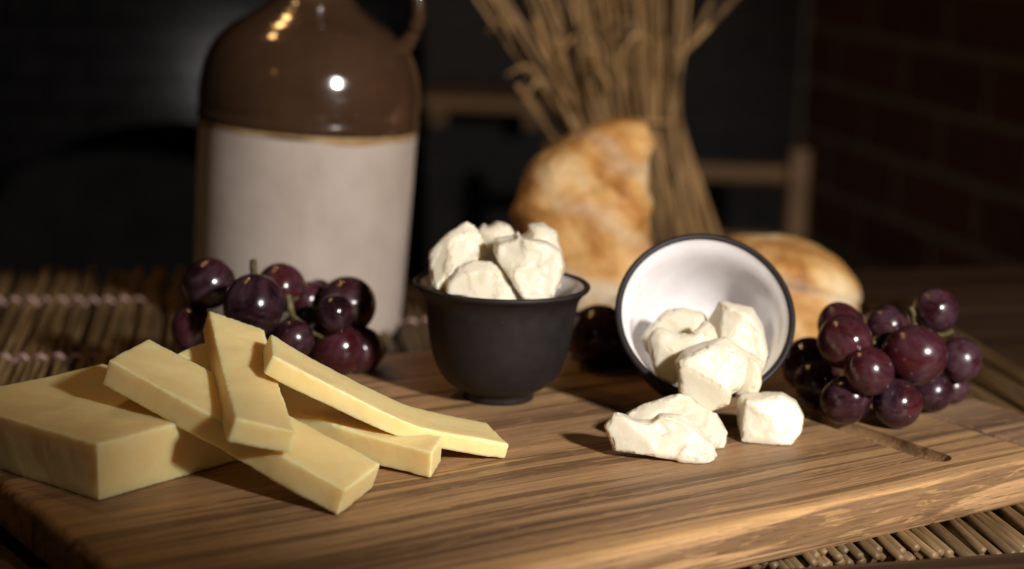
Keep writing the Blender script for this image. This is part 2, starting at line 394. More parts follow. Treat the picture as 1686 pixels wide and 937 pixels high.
a_, b_ = dp(690, 150, 258), dp(910, 205, 258)
tag(mesh_obj('wall_shelf', *join([box(a_.x, b_.x, 250, 265.9, a_.z-1.6, a_.z), box(a_.x+2, a_.x+4, 253, 265.9, b_.z, a_.z-1.62), box(b_.x-4, b_.x-2, 253, 265.9, b_.z, a_.z-1.62), box(a_.x+4.02, b_.x-4.02, 264, 265.8, b_.z, a_.z-1.62)]), M['chair'], origin=(0, 258, b_.z), smooth=False), 'dim brown wooden shelf on the back wall between the jug and the stalks', 'shelf')

# table
tr0, tr1 = at(1230, 937, TZ+.8), at(1686, 905, TZ+.8)
TYAW = math.atan2(tr1.y-tr0.y, tr1.x-tr0.x)
tn_ = Vector((-math.sin(TYAW), math.cos(TYAW), 0)); tfr = (tr0-Vector((0, 85, 0))).dot(tn_)
tbk = (at(900, 455, TZ)-Vector((0, 85, 0))).dot(tn_)
ct, st = math.cos(TYAW), math.sin(TYAW)
tb = thing('wooden_table', 'dark wooden table under the straw mats and board', 'table', (0, 85, TZ), rot=(0, 0, TYAW))
q = mesh_obj('table_top', *box(-70, 70, tfr+.1, tbk, -3, 0), M['table'], tb, local=True); bevel(q, 0.4)
q = mesh_obj('edge_rail', *box(-70, 70, tfr-4, tfr, -3.2, 0.8), M['table'], tb, local=True); bevel(q, 0.3)
for s in (-1, 1):
    for y in (tfr+4, tbk-4):
        mesh_obj('leg', *box(62*s-3, 62*s+3, y-3, y+3, -74, -3.1), M['table'], tb, local=True)

# ------------------------------------------------------------------ straw mats
rng = random.Random(5)
def reed_mat(name, label, origin, yaw, nb, L, pitch, rad, threads, seed, ragged=0.8):
    """origin: near left corner; reeds run along +local Y"""
    rg = random.Random(seed)
    o = thing(name, label, 'mat', origin, rot=(0, 0, yaw), group='straw place mats on the table')
    protos = []
    def bundle(k):
        parts = []
        for j in range(5):
            lx = (j % 3-1)*rad*1.75 + (rad*0.85 if j > 2 else 0) + rg.uniform(-.05, .05); lz = rad + (rad*1.55 if j > 2 else 0)
            y0 = rg.uniform(-ragged, ragged); y1 = L+rg.uniform(-ragged, ragged)
            rr = rad*rg.uniform(0.8, 1.12)
            pts = []
            ph = rg.uniform(0, 6)
            for i in range(13):
                t_ = i/12; pts.append((lx+0.07*math.sin(ph+t_*9)+rg.uniform(-.03, .03), y0+(y1-y0)*t_, lz+0.04*math.sin(ph*2+t_*7)))
            parts.append(tube(pts, rr, 9))
        return join(parts)
    for k in range(6): protos.append(bundle(k))
    made = []
    for i in range(nb):
        if i < 6:
            q = mesh_obj('reed_bundle', *protos[i], M['reed'], o, local=True)
            made.append(q)
        else:
            q = made[rg.randrange(6)].copy(); C.objects.link(q); q.parent = o
        q.location = Vector((i*pitch+rg.uniform(-.06, .06), rg.uniform(-.3, .3), 0))*S
        q.rotation_euler = (0, 0, R(rg.uniform(-1.3, 1.3)))
    for ty in threads:
        pts = []; n = nb*8
        for i in range(n+1):
            x = (i/n)*nb*pitch-pitch/2
            ph = (x+pitch/2)/pitch
            z = 0.25*rad + (2*rad*1.95)*abs(math.sin(math.pi*ph))**0.6
            pts.append((x, ty+0.10*math.sin(ph*2.1)+0.12*math.sin(2*math.pi*ph), z))
        mesh_obj('binding_thread', *tube(pts, 0.10, 6), M['thread'], o, local=True)
    return o
mzr = 0.175
my = R(9.8)
def mat_at(px, py, z):                       # corner helper
    p = at(px, py, z); return (p.x, p.y, TZ+0.02)
far = at(281, 444, TZ+.5)
# left mat: right border reed passes (280,500) and (276,560)
bx = at(279, 500, TZ+.5); d = Vector((math.sin(my), -math.cos(my), 0))
L1 = 42
nbA = 22
ex = Vector((math.cos(my), math.sin(my), 0))
near = Vector((bx.x, bx.y, 0)) + d*(L1-9.5)
orgA = near - ex*((nbA-1)*0.86)
reed_mat('straw_mat', 'straw mat of tied reed bundles with pink thread at the left edge', (orgA.x, orgA.y, TZ+0.02), my, nbA, L1, 0.86, mzr, [L1-9.0, L1-22.5], 3)
# right mat: near ends at about y=905 in the front right corner
nbB = 38
nearB = at(1300, 922, MZ); nearB.z = 0
orgB = nearB - ex*(13*0.86)
reed_mat('straw_mat', 'straw mat with cut reed ends showing under the front right of the board', (orgB.x, orgB.y, TZ+0.02), my, nbB, 44, 0.86, mzr, [9.0, 38.0], 8, ragged=0.55)

# ------------------------------------------------------------------ cutting board
BY = R(35)
e1 = Vector((math.cos(BY), math.sin(BY), 0)); e2 = Vector((-math.sin(BY), math.cos(BY), 0))
A0, A1, A2, B0, B1, BT = 20.9, 58.42, 62.4, 44.9, 71.7, 1.85
org = e1*41.5 + e2*58.3
bd = thing('cutting_board', 'thick striped wooden cutting board carrying the cheeses and grapes', 'cutting board', (org.x, org.y, -BT), rot=(0, 0, BY))
def bl(a, b): return a-41.5, b-58.3
a0, b0 = bl(A0, B0); a1, b1 = bl(A1, B1); a2, _ = bl(A2, B1)
pn = mesh_obj('panel', *box(a0, a1, b0, b1, 0, BT), M['board'], bd, local=True); bevel(pn, 0.38, 5)
es = mesh_obj('end_strip', *box(a1+.03, a2, b0, b1, 0, BT-.01), M['endwood'], bd, local=True); bevel(es, 0.22, 4)
# finger groove near the right end, cut into the panel
ga, gb0 = bl(53.75, 47.2); gb1 = bl(0, 66)[1]
pts = []
rr = 0.68
cut_p = []
n = 20
for k in range(11): cut_p.append((ga, gb0-rr*math.cos(math.pi/2*k/10), BT+0.06, max(rr*math.sin(math.pi/2*k/10), .02)))
for k in range(10, -1, -1): cut_p.append((ga, gb1+rr*math.cos(math.pi/2*k/10), BT+0.06, max(rr*math.sin(math.pi/2*k/10), .02)))
vs, fs = tube([p[:3] for p in cut_p], [p[3] for p in cut_p], 24)
cut = mesh_obj('cutter', vs, fs, M['board'], bd, local=True)
md = pn.modifiers.new('g', 'BOOLEAN'); md.operation = 'DIFFERENCE'; md.solver = 'EXACT'; md.object = cut
bpy.context.view_layer.update(); bake(pn)
bpy.data.objects.remove(cut)
for q in (pn,):
    q.data.set_sharp_from_angle(angle=R(35))

# ------------------------------------------------------------------ stoneware jug
def jug():
    base = at(489, 541, TZ); base.z = TZ+.02
    lean = R(2.6)
    o = thing('stoneware_jug', 'large two tone stoneware jug, brown glossy shoulder over cream body', 'jug', base, rot=(0, lean, R(-90+12)))
    o.rotation_euler = Matrix.Rotation(-lean*-1, 3, Vector((0, 1, 0))).to_euler()
    gl = 11.15
    body = [(0.02, 0.0), (4.6, 0.0), (5.15, 0.08), (5.5, 0.35), (5.66, 0.9), (5.72, 2), (5.78, 5), (5.84, 8), (5.86, gl)]
    mesh_obj('body', *lathe(body, 96), M['cream'], o, local=True)
    # wavy glaze border
    def lap(z, r): return (r, z)
    band = [(5.875, gl-0.02), (5.90, gl+0.12), (5.90, gl+.42)]
    vs, fs = lathe(band, 96)
    vs = [(x, y, z+(0.10*math.sin(3*math.atan2(y, x)+1)+0.07*math.sin(7*math.atan2(y, x)) if z < gl else 0)) for x, y, z in vs]
    mesh_obj('glaze_border', vs, fs, M['amber'], o, local=True)
    prof = smooth_curve([(5.90, gl+.28, 0), (5.975, gl+.60, 0), (5.92, gl+1.0, 0), (5.96, gl+1.5, 0), (5.90, gl+2.3, 0), (5.70, gl+3.35, 0), (5.22, gl+4.40, 0), (4.28, gl+5.35, 0), (3.1, gl+6.1, 0), (2.2, gl+6.8, 0), (1.75, gl+7.6, 0), (1.62, gl+8.8, 0), (1.62, gl+9.8, 0)], 6)
    prof = [(p[0], p[1]) for p in prof] + [(2.0, gl+10.0), (2.05, gl+10.5), (1.95, gl+11.0), (1.5, gl+11.1), (1.25, gl+10.6), (1.2, gl+8)]
    mesh_obj('shoulder', *lathe(prof, 96), M['brown'], o, local=True)
    hd = smooth_curve([(4.6, -0.9, gl+4.5), (5.15, -1.0, gl+5.2), (5.55, -1.05, gl+6.3), (5.35, -1.0, gl+7.6), (4.4, -.85, gl+8.7), (3.0, -.55, gl+9.25), (1.4, -.25, gl+9.2)], 8)
    mesh_obj('handle', *tube(hd, [0.62-0.26*min(1, k/10) for k in range(len(hd))], 14), M['brown'], o, local=True)
jug()

# ------------------------------------------------------------------ cups
CUP_OUT = [(0.02, 0.12), (1.25, 0.12), (1.32, 0.0), (1.52, 0.0), (1.56, 0.10), (1.53, 0.27), (1.62, 0.36), (1.95, 0.55), (2.30, 0.80), (2.62, 1.25), (2.85, 1.8), (3.02, 2.5), (3.14, 3.3), (3.23, 3.95), (3.34, 4.4), (3.52, 4.68), (3.70, 4.84), (3.78, 4.93), (3.78, 5.02), (3.70, 5.08), (3.58, 5.06), (3.50, 4.98)]
CUP_IN = [(3.505, 4.985), (3.44, 4.86), (3.28, 4.62), (3.14, 4.3), (3.03, 3.8), (2.93, 3.1), (2.78, 2.4), (2.52, 1.7), (2.15, 1.15), (1.6, 0.75), (0.9, 0.58), (0.02, 0.55)]
def cup(label, loc, rot, group='small black cups with white inside'):
    o = thing('black_cup', label, 'cup', loc, group, rot)
    pr = smooth_curve([(a, b, 0) for a, b in CUP_OUT[5:]], 4); outer = CUP_OUT[:5]+[(p[0], p[1]) for p in pr]
    mesh_obj('outer_wall', *lathe(outer, 96), M['cup'], o, local=True)
    pr = smooth_curve([(a, b, 0) for a, b in CUP_IN], 4)
    mesh_obj('inner_glaze', *lathe([(p[0], p[1]) for p in pr], 96), M['white'], o, local=True)
    return o
c1 = at(820, 653, 0.02); c1.z = 0.02
cup('upright small black cup heaped with white cheese chunks', c1, (0, 0, R(20)))
TE = R(36)                                   # tipped cup: its axis rises 36 degrees toward the camera
rimc = dp(1162, 511, 74.4)
ax = Vector((0.02, -math.cos(TE), math.sin(TE))).normalized()
foot = rimc - ax*5.05
c2 = cup('tipped over small black cup spilling white cheese, white inside facing out', foot, Vector((0, 0, 1)).rotation_difference(ax).to_euler())
# lowest point of the tipped cup must lie on the board
low = min((foot + ax*z).z - r_*math.sqrt(max(0, 1-ax.z**2)) for r_, z in CUP_OUT)
sh = 0.02-low
c2.location.z += sh*S

# ------------------------------------------------------------------ firm cheese: block and slices
def loft4(secs, n=1):
    vs, fs = [], []
    for s_ in secs: vs += list(s_)
    for k in range(len(secs)-1):
        for i in range(4):
            j = (i+1) % 4; fs.append((4*k+i, 4*k+j, 4*k+4+j, 4*k+4+i))
    fs.append((3, 2, 1, 0)); b = 4*(len(secs)-1); fs.append((b, b+1, b+2, b+3))
    return vs, fs
def cheese_piece(name, label, secs, cat, seed, vox=0.055, amp=0.05, group=None):
    vs, fs = loft4(secs)
    orig = sum((Vector(v) for v in vs), Vector())/len(vs); orig.z = min(v[2] for v in vs)
    o = mesh_obj(name, vs, fs, M['cheese'], origin=orig)
    remesh(o, vox, 4, 0.5)
    ofs = Vector((seed*7.3, seed*3.1, seed*1.7))
    segs = [(Vector(secs[k][i])-orig, Vector(secs[k+1][i])-orig) for k in range(len(secs)-1) for i in range(4)]
    segs += [(Vector(secs[e][i])-orig, Vector(secs[e][(i+1) % 4])-orig) for e in (0, -1) for i in range(4)]
    def edge(p):
        best = 9.0
        for a_, b_ in segs:
            ab = b_-a_; t_ = max(0, min(1, (p-a_).dot(ab)/ab.length_squared)); d_ = (p-(a_+ab*t_)).length
            if d_ < best: best = d_
        return max(0, 1-best/0.22)
    def dsp(p, n_):
        q = p+ofs
        a = amp*fbm(q, 0.4, 2) + 0.16*amp*fbm(q, 2.2, 3)
        me_ = edge(p)                         # crumbly, slightly chipped cut edges
        if me_ > 0: a -= me_*(0.035*max(0, noise.noise(q*1.7)+0.05)+0.022*max(0, noise.noise(q*6.5)-.1))
        return a
    dry = [edge(v.co/S) for v in o.data.vertices]
    displace(o, dsp)
    o.data.attributes.new('dry_edge', 'FLOAT', 'POINT').data.foreach_set('value', dry)
    return tag(o, label, cat, group)
# block
BA = at(161, 779, 0); bA = Vector((-14.05, 60.35, 0))
du = Vector((math.cos(R(53)), math.sin(R(53)), 0)); dv = Vector((math.cos(R(143.5)), math.sin(R(143.5)), 0))
bz = 2.1
secs = []
for t_ in (0, .5, 1):
    p = bA + du*(7.6*t_)
    z0 = Vector((0, 0, 0.03)); z1 = Vector((0, 0, bz))
    secs.append((p+z0, p+dv*8.7+z0, p+dv*8.7+z1, p+z1+dv*0.05))
cheese_piece('cheese_block', 'big uncut block of pale yellow cheese lying at the left', secs, 'cheese', 1, 0.07, 0.05)
GR = 'yellow cheese slices piled on the board'
def slab(fb, wv, th, sag=None):
    """fb: front-bottom points, wv: width vectors, th: thickness; thickness is perpendicular to length and width"""
    secs = []
    for k in range(len(fb)):
        p = fb[k]; tn = (fb[min(k+1, len(fb)-1)]-fb[max(k-1, 0)]).normalized()
        wd = wv[k]; nn = wd.cross(tn)
        if nn.z < 0: nn = -nn
        nn = nn.normalized()*(th[k] if isinstance(th, (list, tuple)) else th)
        secs.append((p, p+wd, p+wd+nn, p+nn))
    return secs
# S1 the front stick, resting on block edge and board
N1 = at(556, 851, 0.03); F1 = at(168, 633, 3.0)
fb = [lerp(F1, N1, t_) for t_ in (0, .25, .5, .75, 1)]
wv = [lerp(Vector((0.75, 3.5, 0.0)), Vector((0.95, 3.25, 0)), t_) for t_ in (0, .25, .5, .75, 1)]
cheese_piece('cheese_slice', 'thick yellow cheese slice at the front, leaning from the block to the board', slab(fb, wv, 1.02), 'cheese', 2, group=GR)
# S4 second stick behind it
N4 = at(709, 789, 0.03); F4 = Vector((-13.3, 69.3, 2.25))
fb = [lerp(F4, N4, t_)-Vector((0, 0, 0.50*math.sin(math.pi*t_)**1.0)) for t_ in (0, .25, .5, .75, 1)]
for p_ in fb: p_.z = max(p_.z, 0.03)
wv = [lerp(Vector((0.75, 1.9, 0.0)), Vector((0.3, 1.7, 0.12)), t_) for t_ in (0, .25, .5, .75, 1)]
cheese_piece('cheese_slice', 'yellow cheese slice mostly hidden beneath the long top slice, end on the board', slab(fb, wv, 1.05), 'cheese', 3, group=GR)
# S2 slice lying across both, its far end raised
tl_n, tr_n = at(388, 689, 3.2), at(488, 710, 2.75)
tl_f, tr_f = at(344, 511, 4.55), at(435, 543, 4.1)
secs = []
for t_ in (0, .25, .5, .75, 1):
    a_ = lerp(tl_f, tl_n, t_); b_ = lerp(tr_f, tr_n, t_)
    bow = -0.22*math.sin(math.pi*t_); a_ = a_+Vector((0, 0, bow)); b_ = b_+Vector((0, 0, bow))
    nn = (b_-a_).cross(tl_n-tl_f); nn = nn if nn.z < 0 else -nn
    nn = nn.normalized()*0.9
    secs.append((a_+nn+Vector((-.12, 0, 0)), b_+nn, b_, a_))
cheese_piece('cheese_slice', 'yellow cheese slice propped up crosswise with its far end against the grapes', secs, 'cheese', 4, group=GR)
# S3 long sagging slice on top
px3 = [(433, 616, 65.0), (524, 661, 65.0), (652, 720, 65.5), (721, 738, 66.1), (832, 757, 67.05)]
fb = [dp(*q) for q in px3]; fb[-1].z = max(fb[-1].z, 0.03)
fb = smooth_curve(fb, 3)
nfb = len(fb)
wv = [lerp(Vector((-0.45, 2.9, 0.1)), Vector((-0.9, 2.9, 0.0)), i/(nfb-1)) for i in range(nfb)]
cheese_piece('cheese_slice', 'long sagging yellow cheese slice on top, tapering down to the board beside the cup', slab(fb, wv, [lerp(0.80, 0.60, i/(nfb-1)) for i in range(nfb)]), 'cheese', 5, group=GR)

# ------------------------------------------------------------------ soft cheese chunks
def cup_inner(z):
    pr = CUP_IN
    if z >= pr[0][1]: return pr[0][0]-0.05
    for (r0, z0), (r1, z1) in zip(pr, pr[1:]):
        if z1 <= z <= z0: return r1+(r0-r1)*(z-z1)/(z0-z1)-0.05
    return 0.5
BOWL1 = Matrix.Translation(c1)
BOWL2 = Matrix.Translation(Vector(c2.location)/S) @ c2.rotation_euler.to_matrix().to_4x4()
def chunk(label, poly, Y, thick, seed, ox, oy, k, bowl=None, amp=0.62, cuts=None, dent=None, group=None, floor=None, shear=(0, 0), front=0.72):
    rg = random.Random(seed)
    pts = [(ox+x/k, oy+y/k) for x, y in poly]
    W_ = [dp(x, y, Y) for x, y in pts]
    cen = sum(W_, Vector())/len(W_)
    cx_, cy_ = sum(p[0] for p in pts)/len(pts), sum(p[1] for p in pts)/len(pts)
    view = (cen-CAMP).normalized(); view.z *= 0.4; view.normalize()
    # resample the outline
    vs, fs = [], []; n = len(W_)
    rings = [(-1.0, front*0.72), (-0.92, front), (-0.55, 0.95), (0.0, 1.0), (0.55, 0.93), (0.95, 0.70), (1.0, 0.5)]
    jit = [(rg.uniform(-.10, .10), rg.uniform(-.05, .05)) for _ in W_]
    for s_, f0 in rings:
        for i, p in enumerate(W_):
            fac = f0*(1+jit[i][0]*(1 if s_ < 0 else -1)*abs(s_)) if abs(s_) > .3 else f0
            q = cen+(p-cen)*fac
            r_ = p-cen
            q = q + view*(s_*thick/2*(1+jit[i][1]) + (shear[0]*r_.x+shear[1]*r_.z)*(1 if s_ < 0 else 0.3))
            vs.append(q)
    for r_ in range(len(rings)-1):
        for i in range(n):
            j = (i+1) % n; fs.append((r_*n+i, r_*n+j, (r_+1)*n+j, (r_+1)*n+i))
    c0 = len(vs); vs.append(cen+view*(-1.0*thick/2)); vs.append(cen+view*(thick/2))
    for i in range(n):
        j = (i+1) % n; fs.append((c0, j, i)); b = (len(rings)-1)*n; fs.append((c0+1, b+i, b+j))
    orig = cen.copy(); orig.z = min(v[2] for v in vs)
    bm = bmesh.new(); bv = [bm.verts.new(v) for v in vs]
    for q in fs: bm.faces.new([bv[i] for i in q])
    bmesh.ops.recalc_face_normals(bm, faces=bm.faces)
    rt = Vector((0, 0, 1)).cross(-view).normalized(); up = (-view).cross(rt)
    ext = max((p-cen).length for p in W_)
    pl = cuts if cuts is not None else [(rg.uniform(-.5, .5), rg.uniform(-.1, .7), 1.0, rg.uniform(.62, .8)) for _ in range(1)] + [(rg.choice((-1, 1))*rg.uniform(.7, 1), rg.uniform(.4, 1.0), 0.6, rg.uniform(.76, .9))]
    for (a_, b_, c_, fr_) in pl:
        nn = (rt*a_+up*b_-view*c_).normalized()
        lim = max((v.co-cen).dot(nn) for v in bm.verts)
        g_ = bmesh.ops.bisect_plane(bm, geom=list(bm.verts)+list(bm.edges)+list(bm.faces), plane_co=cen+nn*(lim*fr_), plane_no=nn, clear_outer=True)
        ed = [e for e in g_['geom_cut'] if isinstance(e, bmesh.types.BMEdge)]
        bmesh.ops.holes_fill(bm, edges=ed, sides=0)
    bm.verts.index_update()
    vs = [v.co.copy() for v in bm.verts]; fs = [tuple(v.index for v in f_.verts) for f_ in bm.faces]; bm.free()
    o = mesh_obj('cheese_chunk', vs, fs, M['soft'], origin=orig)
    remesh(o, 0.05, 4, 0.5)
    ofs = Vector((seed*5.7, seed*2.3, seed*9.1))
    def dsp(p, n_):
        q = p+ofs
        a = 0.05*fbm(q, 0.5, 2)
        h_ = noise.noise(q*0.5+Vector((9, 4, 7)))+0.08*noise.noise(q*2.4)      # torn ledges
        u_ = max(0, min(1, h_/0.10+0.5)); a += 0.10*(u_*u_*(3-2*u_))
        eg = math.exp(-(h_/0.10)**2); a += 0.035*eg*noise.noise(q*4.5)
        h2 = noise.noise(q*0.7+Vector((2, 14, 5)))+0.05*noise.noise(q*3)-0.22
        u_ = max(0, min(1, h2/0.07+0.5)); a -= 0.06*(u_*u_*(3-2*u_))
        rdg = 1-abs(noise.noise(q*0.8+Vector((3, 1, 2))))*3.0
        a += 0.006*max(rdg, 0)**2
        a += 0.014*fbm(q, 2.6, 3)
        return a*amp
    displace(o, dsp)
    # crumbling along the convex edges of the piece
    me = o.data; bm = bmesh.new(); bm.from_mesh(me); bm.verts.ensure_lookup_table()
    cur = [max(0.0, (v.co-sum((e.other_vert(v).co for e in v.link_edges), Vector())/len(v.link_edges)).dot(v.normal))/S for v in bm.verts]
    nb = [[e.other_vert(v).index for e in v.link_edges] for v in bm.verts]
    for _ in range(3): cur = [0.5*cur[k]+0.5*sum(cur[q] for q in nb[k])/len(nb[k]) for k in range(len(cur))]
    cur = [min(1.0, max(0.0, (x-0.0009)/0.0022)) for x in cur]
    for v in bm.verts:
        k_ = cur[v.index]
        if k_ > 0:
            q = v.co/S+ofs
            v.co -= v.normal*S*k_*(0.10*max(0, noise.noise(q*3.3)+.1)+0.06*max(0, noise.noise(q*8.0)))
    bm.to_mesh(me); bm.free()
    me.attributes.new('ridge', 'FLOAT', 'POINT').data.foreach_set('value', cur)
    if dent:
        dc = (dp(ox+dent[0]/k, oy+dent[1]/k, Y-thick*0.42)-orig); dr, dd = dent[2], dent[3]
        for v in o.data.vertices:
            d_ = (v.co/S-dc).length
            if d_ < dr: v.co += view*S*dd*(1-(d_/dr)**2)
    if floor is not None:
        for v in o.data.vertices:
            lim = (floor-orig.z)*S
            if v.co.z < lim: v.co.z = lim+(v.co.z-lim)*0.04
        mn = min(v.co.z for v in o.data.vertices)+orig.z*S
        if mn < floor*S:
            o.location.z += floor*S-mn
    if bowl:
        mi = bowl.inverted()
        for v in o.data.vertices:
            p = mi @ (v.co/S+orig)
            if p.z < 5.1 and p.z > -1:
                lim = cup_inner(p.z); rr_ = math.hypot(p.x, p.y)
                z_ = max(p.z, 0.62)
                if rr_ > lim: k_ = lim/rr_; p = Vector((p.x*k_, p.y*k_, z_))
                else: p.z = z_
                v.co = (bowl @ p - orig)*S
    o.data.update()
    return tag(o, label, 'cheese', group)
G1, G2, G3 = 'white cheese chunks in the upright cup', 'white cheese chunks spilling from the tipped cup', 'white cheese chunks on the board'
K1 = dict(ox=660, oy=340, k=2.676, group=G1, bowl=BOWL1)
chunk('white cheese chunk at the left of the heap in the upright cup', [(125, 200), (200, 118), (290, 68), (322, 85), (370, 170), (378, 215), (330, 260), (300, 330), (240, 400), (190, 420), (150, 380), (135, 335), (128, 260)], 75.6, 2.4, 1, shear=(.35, .5), amp=.55, cuts=[(-.5, .7, .8, .72), (.5, -.1, 1, .7)], **K1)
chunk('small white cheese chunk peeping out at the back of the upright cup', [(335, 100), (365, 75), (380, 88), (430, 68), (475, 88), (497, 125), (510, 220), (480, 300), (400, 320), (350, 240)], 77.6, 2.0, 2, shear=(0, .2), **K1)
chunk('white cheese chunk at the back right of the heap in the upright cup', [(535, 125), (565, 105), (560, 76), (630, 75), (680, 110), (707, 190), (725, 270), (700, 360), (600, 380), (550, 260)], 77.0, 2.0, 3, shear=(0, .1), **K1)
chunk('largest flat faced white cheese chunk at the right in the upright cup', [(412, 145), (500, 130), (510, 108), (530, 135), (640, 150), (700, 190), (722, 260), (705, 320), (665, 400), (590, 440), (540, 400), (470, 300), (425, 240), (404, 200)], 74.6, 2.2, 4, shear=(-.15, .35), front=.90, amp=.4, cuts=[(.12, .2, 1, .62)], **K1)
chunk('wide white cheese chunk at the front of the heap in the upright cup', [(184, 400), (195, 330), (250, 270), (320, 238), (400, 245), (455, 272), (485, 340), (510, 400), (500, 460), (350, 480), (210, 460)], 74.0, 1.7, 5, shear=(.1, .5), amp=.65, cuts=[(0, .5, 1, .7)], **K1)
K2 = dict(ox=970, oy=360, k=2.231, group=G2, bowl=BOWL2)
chunk('smooth white cheese chunk deepest inside the tipped cup at the left', [(190, 440), (230, 382), (290, 336), (345, 332), (420, 352), (436, 392), (420, 470), (330, 540), (240, 520), (205, 480)], 75.6, 1.6, 6, amp=.6, cuts=[(0, .5, 1, .75)], **K2)
chunk('white cheese chunk with a curled top edge at the left inside the tipped cup', [(218, 440), (240, 408), (270, 406), (330, 426), (392, 418), (412, 392), (432, 378), (452, 400), (468, 440), (440, 500), (340, 580), (310, 602), (250, 556), (226, 500)], 73.4, 1.3, 13, amp=.7, shear=(0, .35), cuts=[(-.2, .1, 1, .8)], **K2)
chunk('upright white cheese chunk at the right inside the tipped cup', [(430, 375), (480, 305), (530, 315), (600, 330), (635, 390), (656, 500), (640, 560), (560, 560), (480, 480), (455, 430)], 74.6, 2.2, 7, shear=(-.2, .3), front=.86, amp=.5, cuts=[(.2, .2, 1, .6), (-.9, .2, .5, .75)], **K2)
chunk('lower white cheese chunk sliding over the right lip of the tipped cup', [(520, 560), (590, 490), (645, 522), (634, 590), (624, 640), (600, 662), (530, 652)], 72.5, 1.5, 8, **K2)
chunk('front white cheese lump hanging out over the lip of the tipped cup', [(314, 520), (345, 485), (420, 455), (500, 430), (550, 465), (602, 502), (590, 535), (578, 600), (524, 640), (516, 672), (440, 700), (395, 678), (328, 630)], 71.6, 1.9, 9, shear=(.05, .25), front=.90, amp=.6, cuts=[(0.1, .7, .75, .80), (-.1, -.25, 1, .72)], **K2)
K3 = dict(ox=970, oy=360, k=2.231, group=G3, floor=0.02)
chunk('white cheese chunk behind the flat one on the board below the tipped cup', [(135, 725), (200, 690), (290, 660), (340, 648), (400, 678), (470, 720), (507, 780), (502, 830), (460, 850), (300, 850), (180, 800)], 70.4, 1.5, 10, shear=(0, .5), amp=.8, cuts=[(.2, .8, .7, .82)], **K3)
chunk('flat jagged white cheese chunk foremost on the board below the tipped cup', [(53, 762), (95, 708), (165, 738), (220, 740), (260, 720), (340, 728), (400, 768), (460, 830), (467, 870), (430, 893), (370, 893), (260, 872), (150, 858), (88, 852)], 68.2, 1.25, 11, shear=(.05, .35), front=.94, amp=.75, cuts=[(-.15, .05, 1, .72), (.6, .5, .8, .9)], **K3)
chunk('single blunt white cheese chunk to the right on the board', [(543, 672), (560, 650), (640, 645), (710, 638), (760, 668), (788, 720), (786, 780), (745, 822), (640, 825), (560, 808), (543, 750)], 71.4, 2.0, 22, shear=(-.1, .2), front=.92, amp=.42, cuts=[(-1, .1, .45, .80), (.25, .3, 1, .74)], **K3)

# ------------------------------------------------------------------ grapes
def ico(sub):
    bm = bmesh.new(); bmesh.ops.create_icosphere(bm, subdivisions=sub, radius=1.0)
    vs = [v.co.copy() for v in bm.verts]; fs = [tuple(v.index for v in f_.verts) for f_ in bm.faces]; bm.free(); return vs, fs
IV, IF = ico(5)
gproto = []
def grape_mesh(i):
    out = []
    el = (1.04, 1.10, 1.16, 1.07)[i]
    for v in IV:
        p = Vector((v.x, v.y, v.z*el))
        d_ = 1+0.025*noise.noise(v*0.9+Vector((i*3, 0, 0)))
        tip = max(0, v.z-0.93); p.z -= tip*0.9*0.6
        out.append(p*d_)
    me = bpy.data.meshes.new('grape'); me.from_pydata([(p*S)[:] for p in out], [], IF); me.materials.append(M['grape'])
    me.polygons.foreach_set('use_smooth', [True]*len(me.polygons)); me.update(); return me
for i in range(4): gproto.append(grape_mesh(i))
grg = random.Random(11)
def bunch(name, label, spec, stems, base):
    o = thing(name, label, 'grapes', base, 'bunches of dark red grapes on the board')
    cs = []
    for (x, y, r, Y) in spec:
        # Y None: rest on the board
        if Y is None:
            Yv = 76.0
            for _ in range(12):
                rc = r*dp(x, y, Yv).y*0.985/3000
                Yv = at(x, y, rc).y
        else: Yv = Y
        p = dp(x, y, Yv); depth = (p-CAMP).dot(_f); rc = r*depth/3000*1.02
        if p.z < rc: p.z = rc
        cs.append([p, rc])
    for p, rc in cs:
        g = bpy.data.objects.new('grape', gproto[grg.randrange(4)]); C.objects.link(g); g.parent = o
        g.location = (p-base)*S; g.scale = (rc, rc, rc)
        g.rotation_euler = (grg.uniform(0, 6.3), grg.uniform(0, 6.3), grg.uniform(0, 6.3))
    cen = sum((p for p, rc in cs), Vector())/len(cs)
    for p, rc in cs:                          # each grape hangs on its own little stalk
        tgt = lerp(p, cen, 0.75)+Vector((0, 0.8, 0.3)); d_ = (tgt-p).normalized()
        if (tgt-p).length > rc*1.2:
            P_ = smooth_curve([p+d_*rc*0.97, lerp(p+d_*rc, tgt, .5)+Vector((0, 0, .1)), tgt], 4)
            mesh_obj('stalk', *tube(P_, [0.10]+[0.05]*(len(P_)-1), 8), M['stem'], o)
    for pts, r0, r1 in stems:
        P_ = smooth_curve([dp(*q) for q in pts], 8)
        P_ = [p+Vector((0.03*noise.noise(p*3), 0.03*noise.noise(p*3+Vector((5, 0, 0))), 0)) for p in P_]
        n = len(P_); mesh_obj('stem', *tube(P_, [(lerp(r0, r1, k/(n-1)))*(1+.18*noise.noise(P_[k]*4)) for k in range(n)], 10), M['stem'], o)
    return cs
LB = [(345, 467, 41, 79.0), (418, 503, 49, 76.0), (463, 474, 40, 79.3), (507, 494, 28, 81.0), (571, 503, 47, 80.3), (553, 516, 30, 77.6), (507, 532, 29, 79.5),
      (481, 560, 34, 76.6), (556, 579, 43, None), (592, 579, 38, 79.6), (606, 584, 28, 80.9), (317, 541, 34, 78.5), (525, 482, 22, 82.5), (380, 560, 40, 79.5), (440, 570, 38, 79.2)]
bL = at(480, 610, 0); bL.z = 0.0
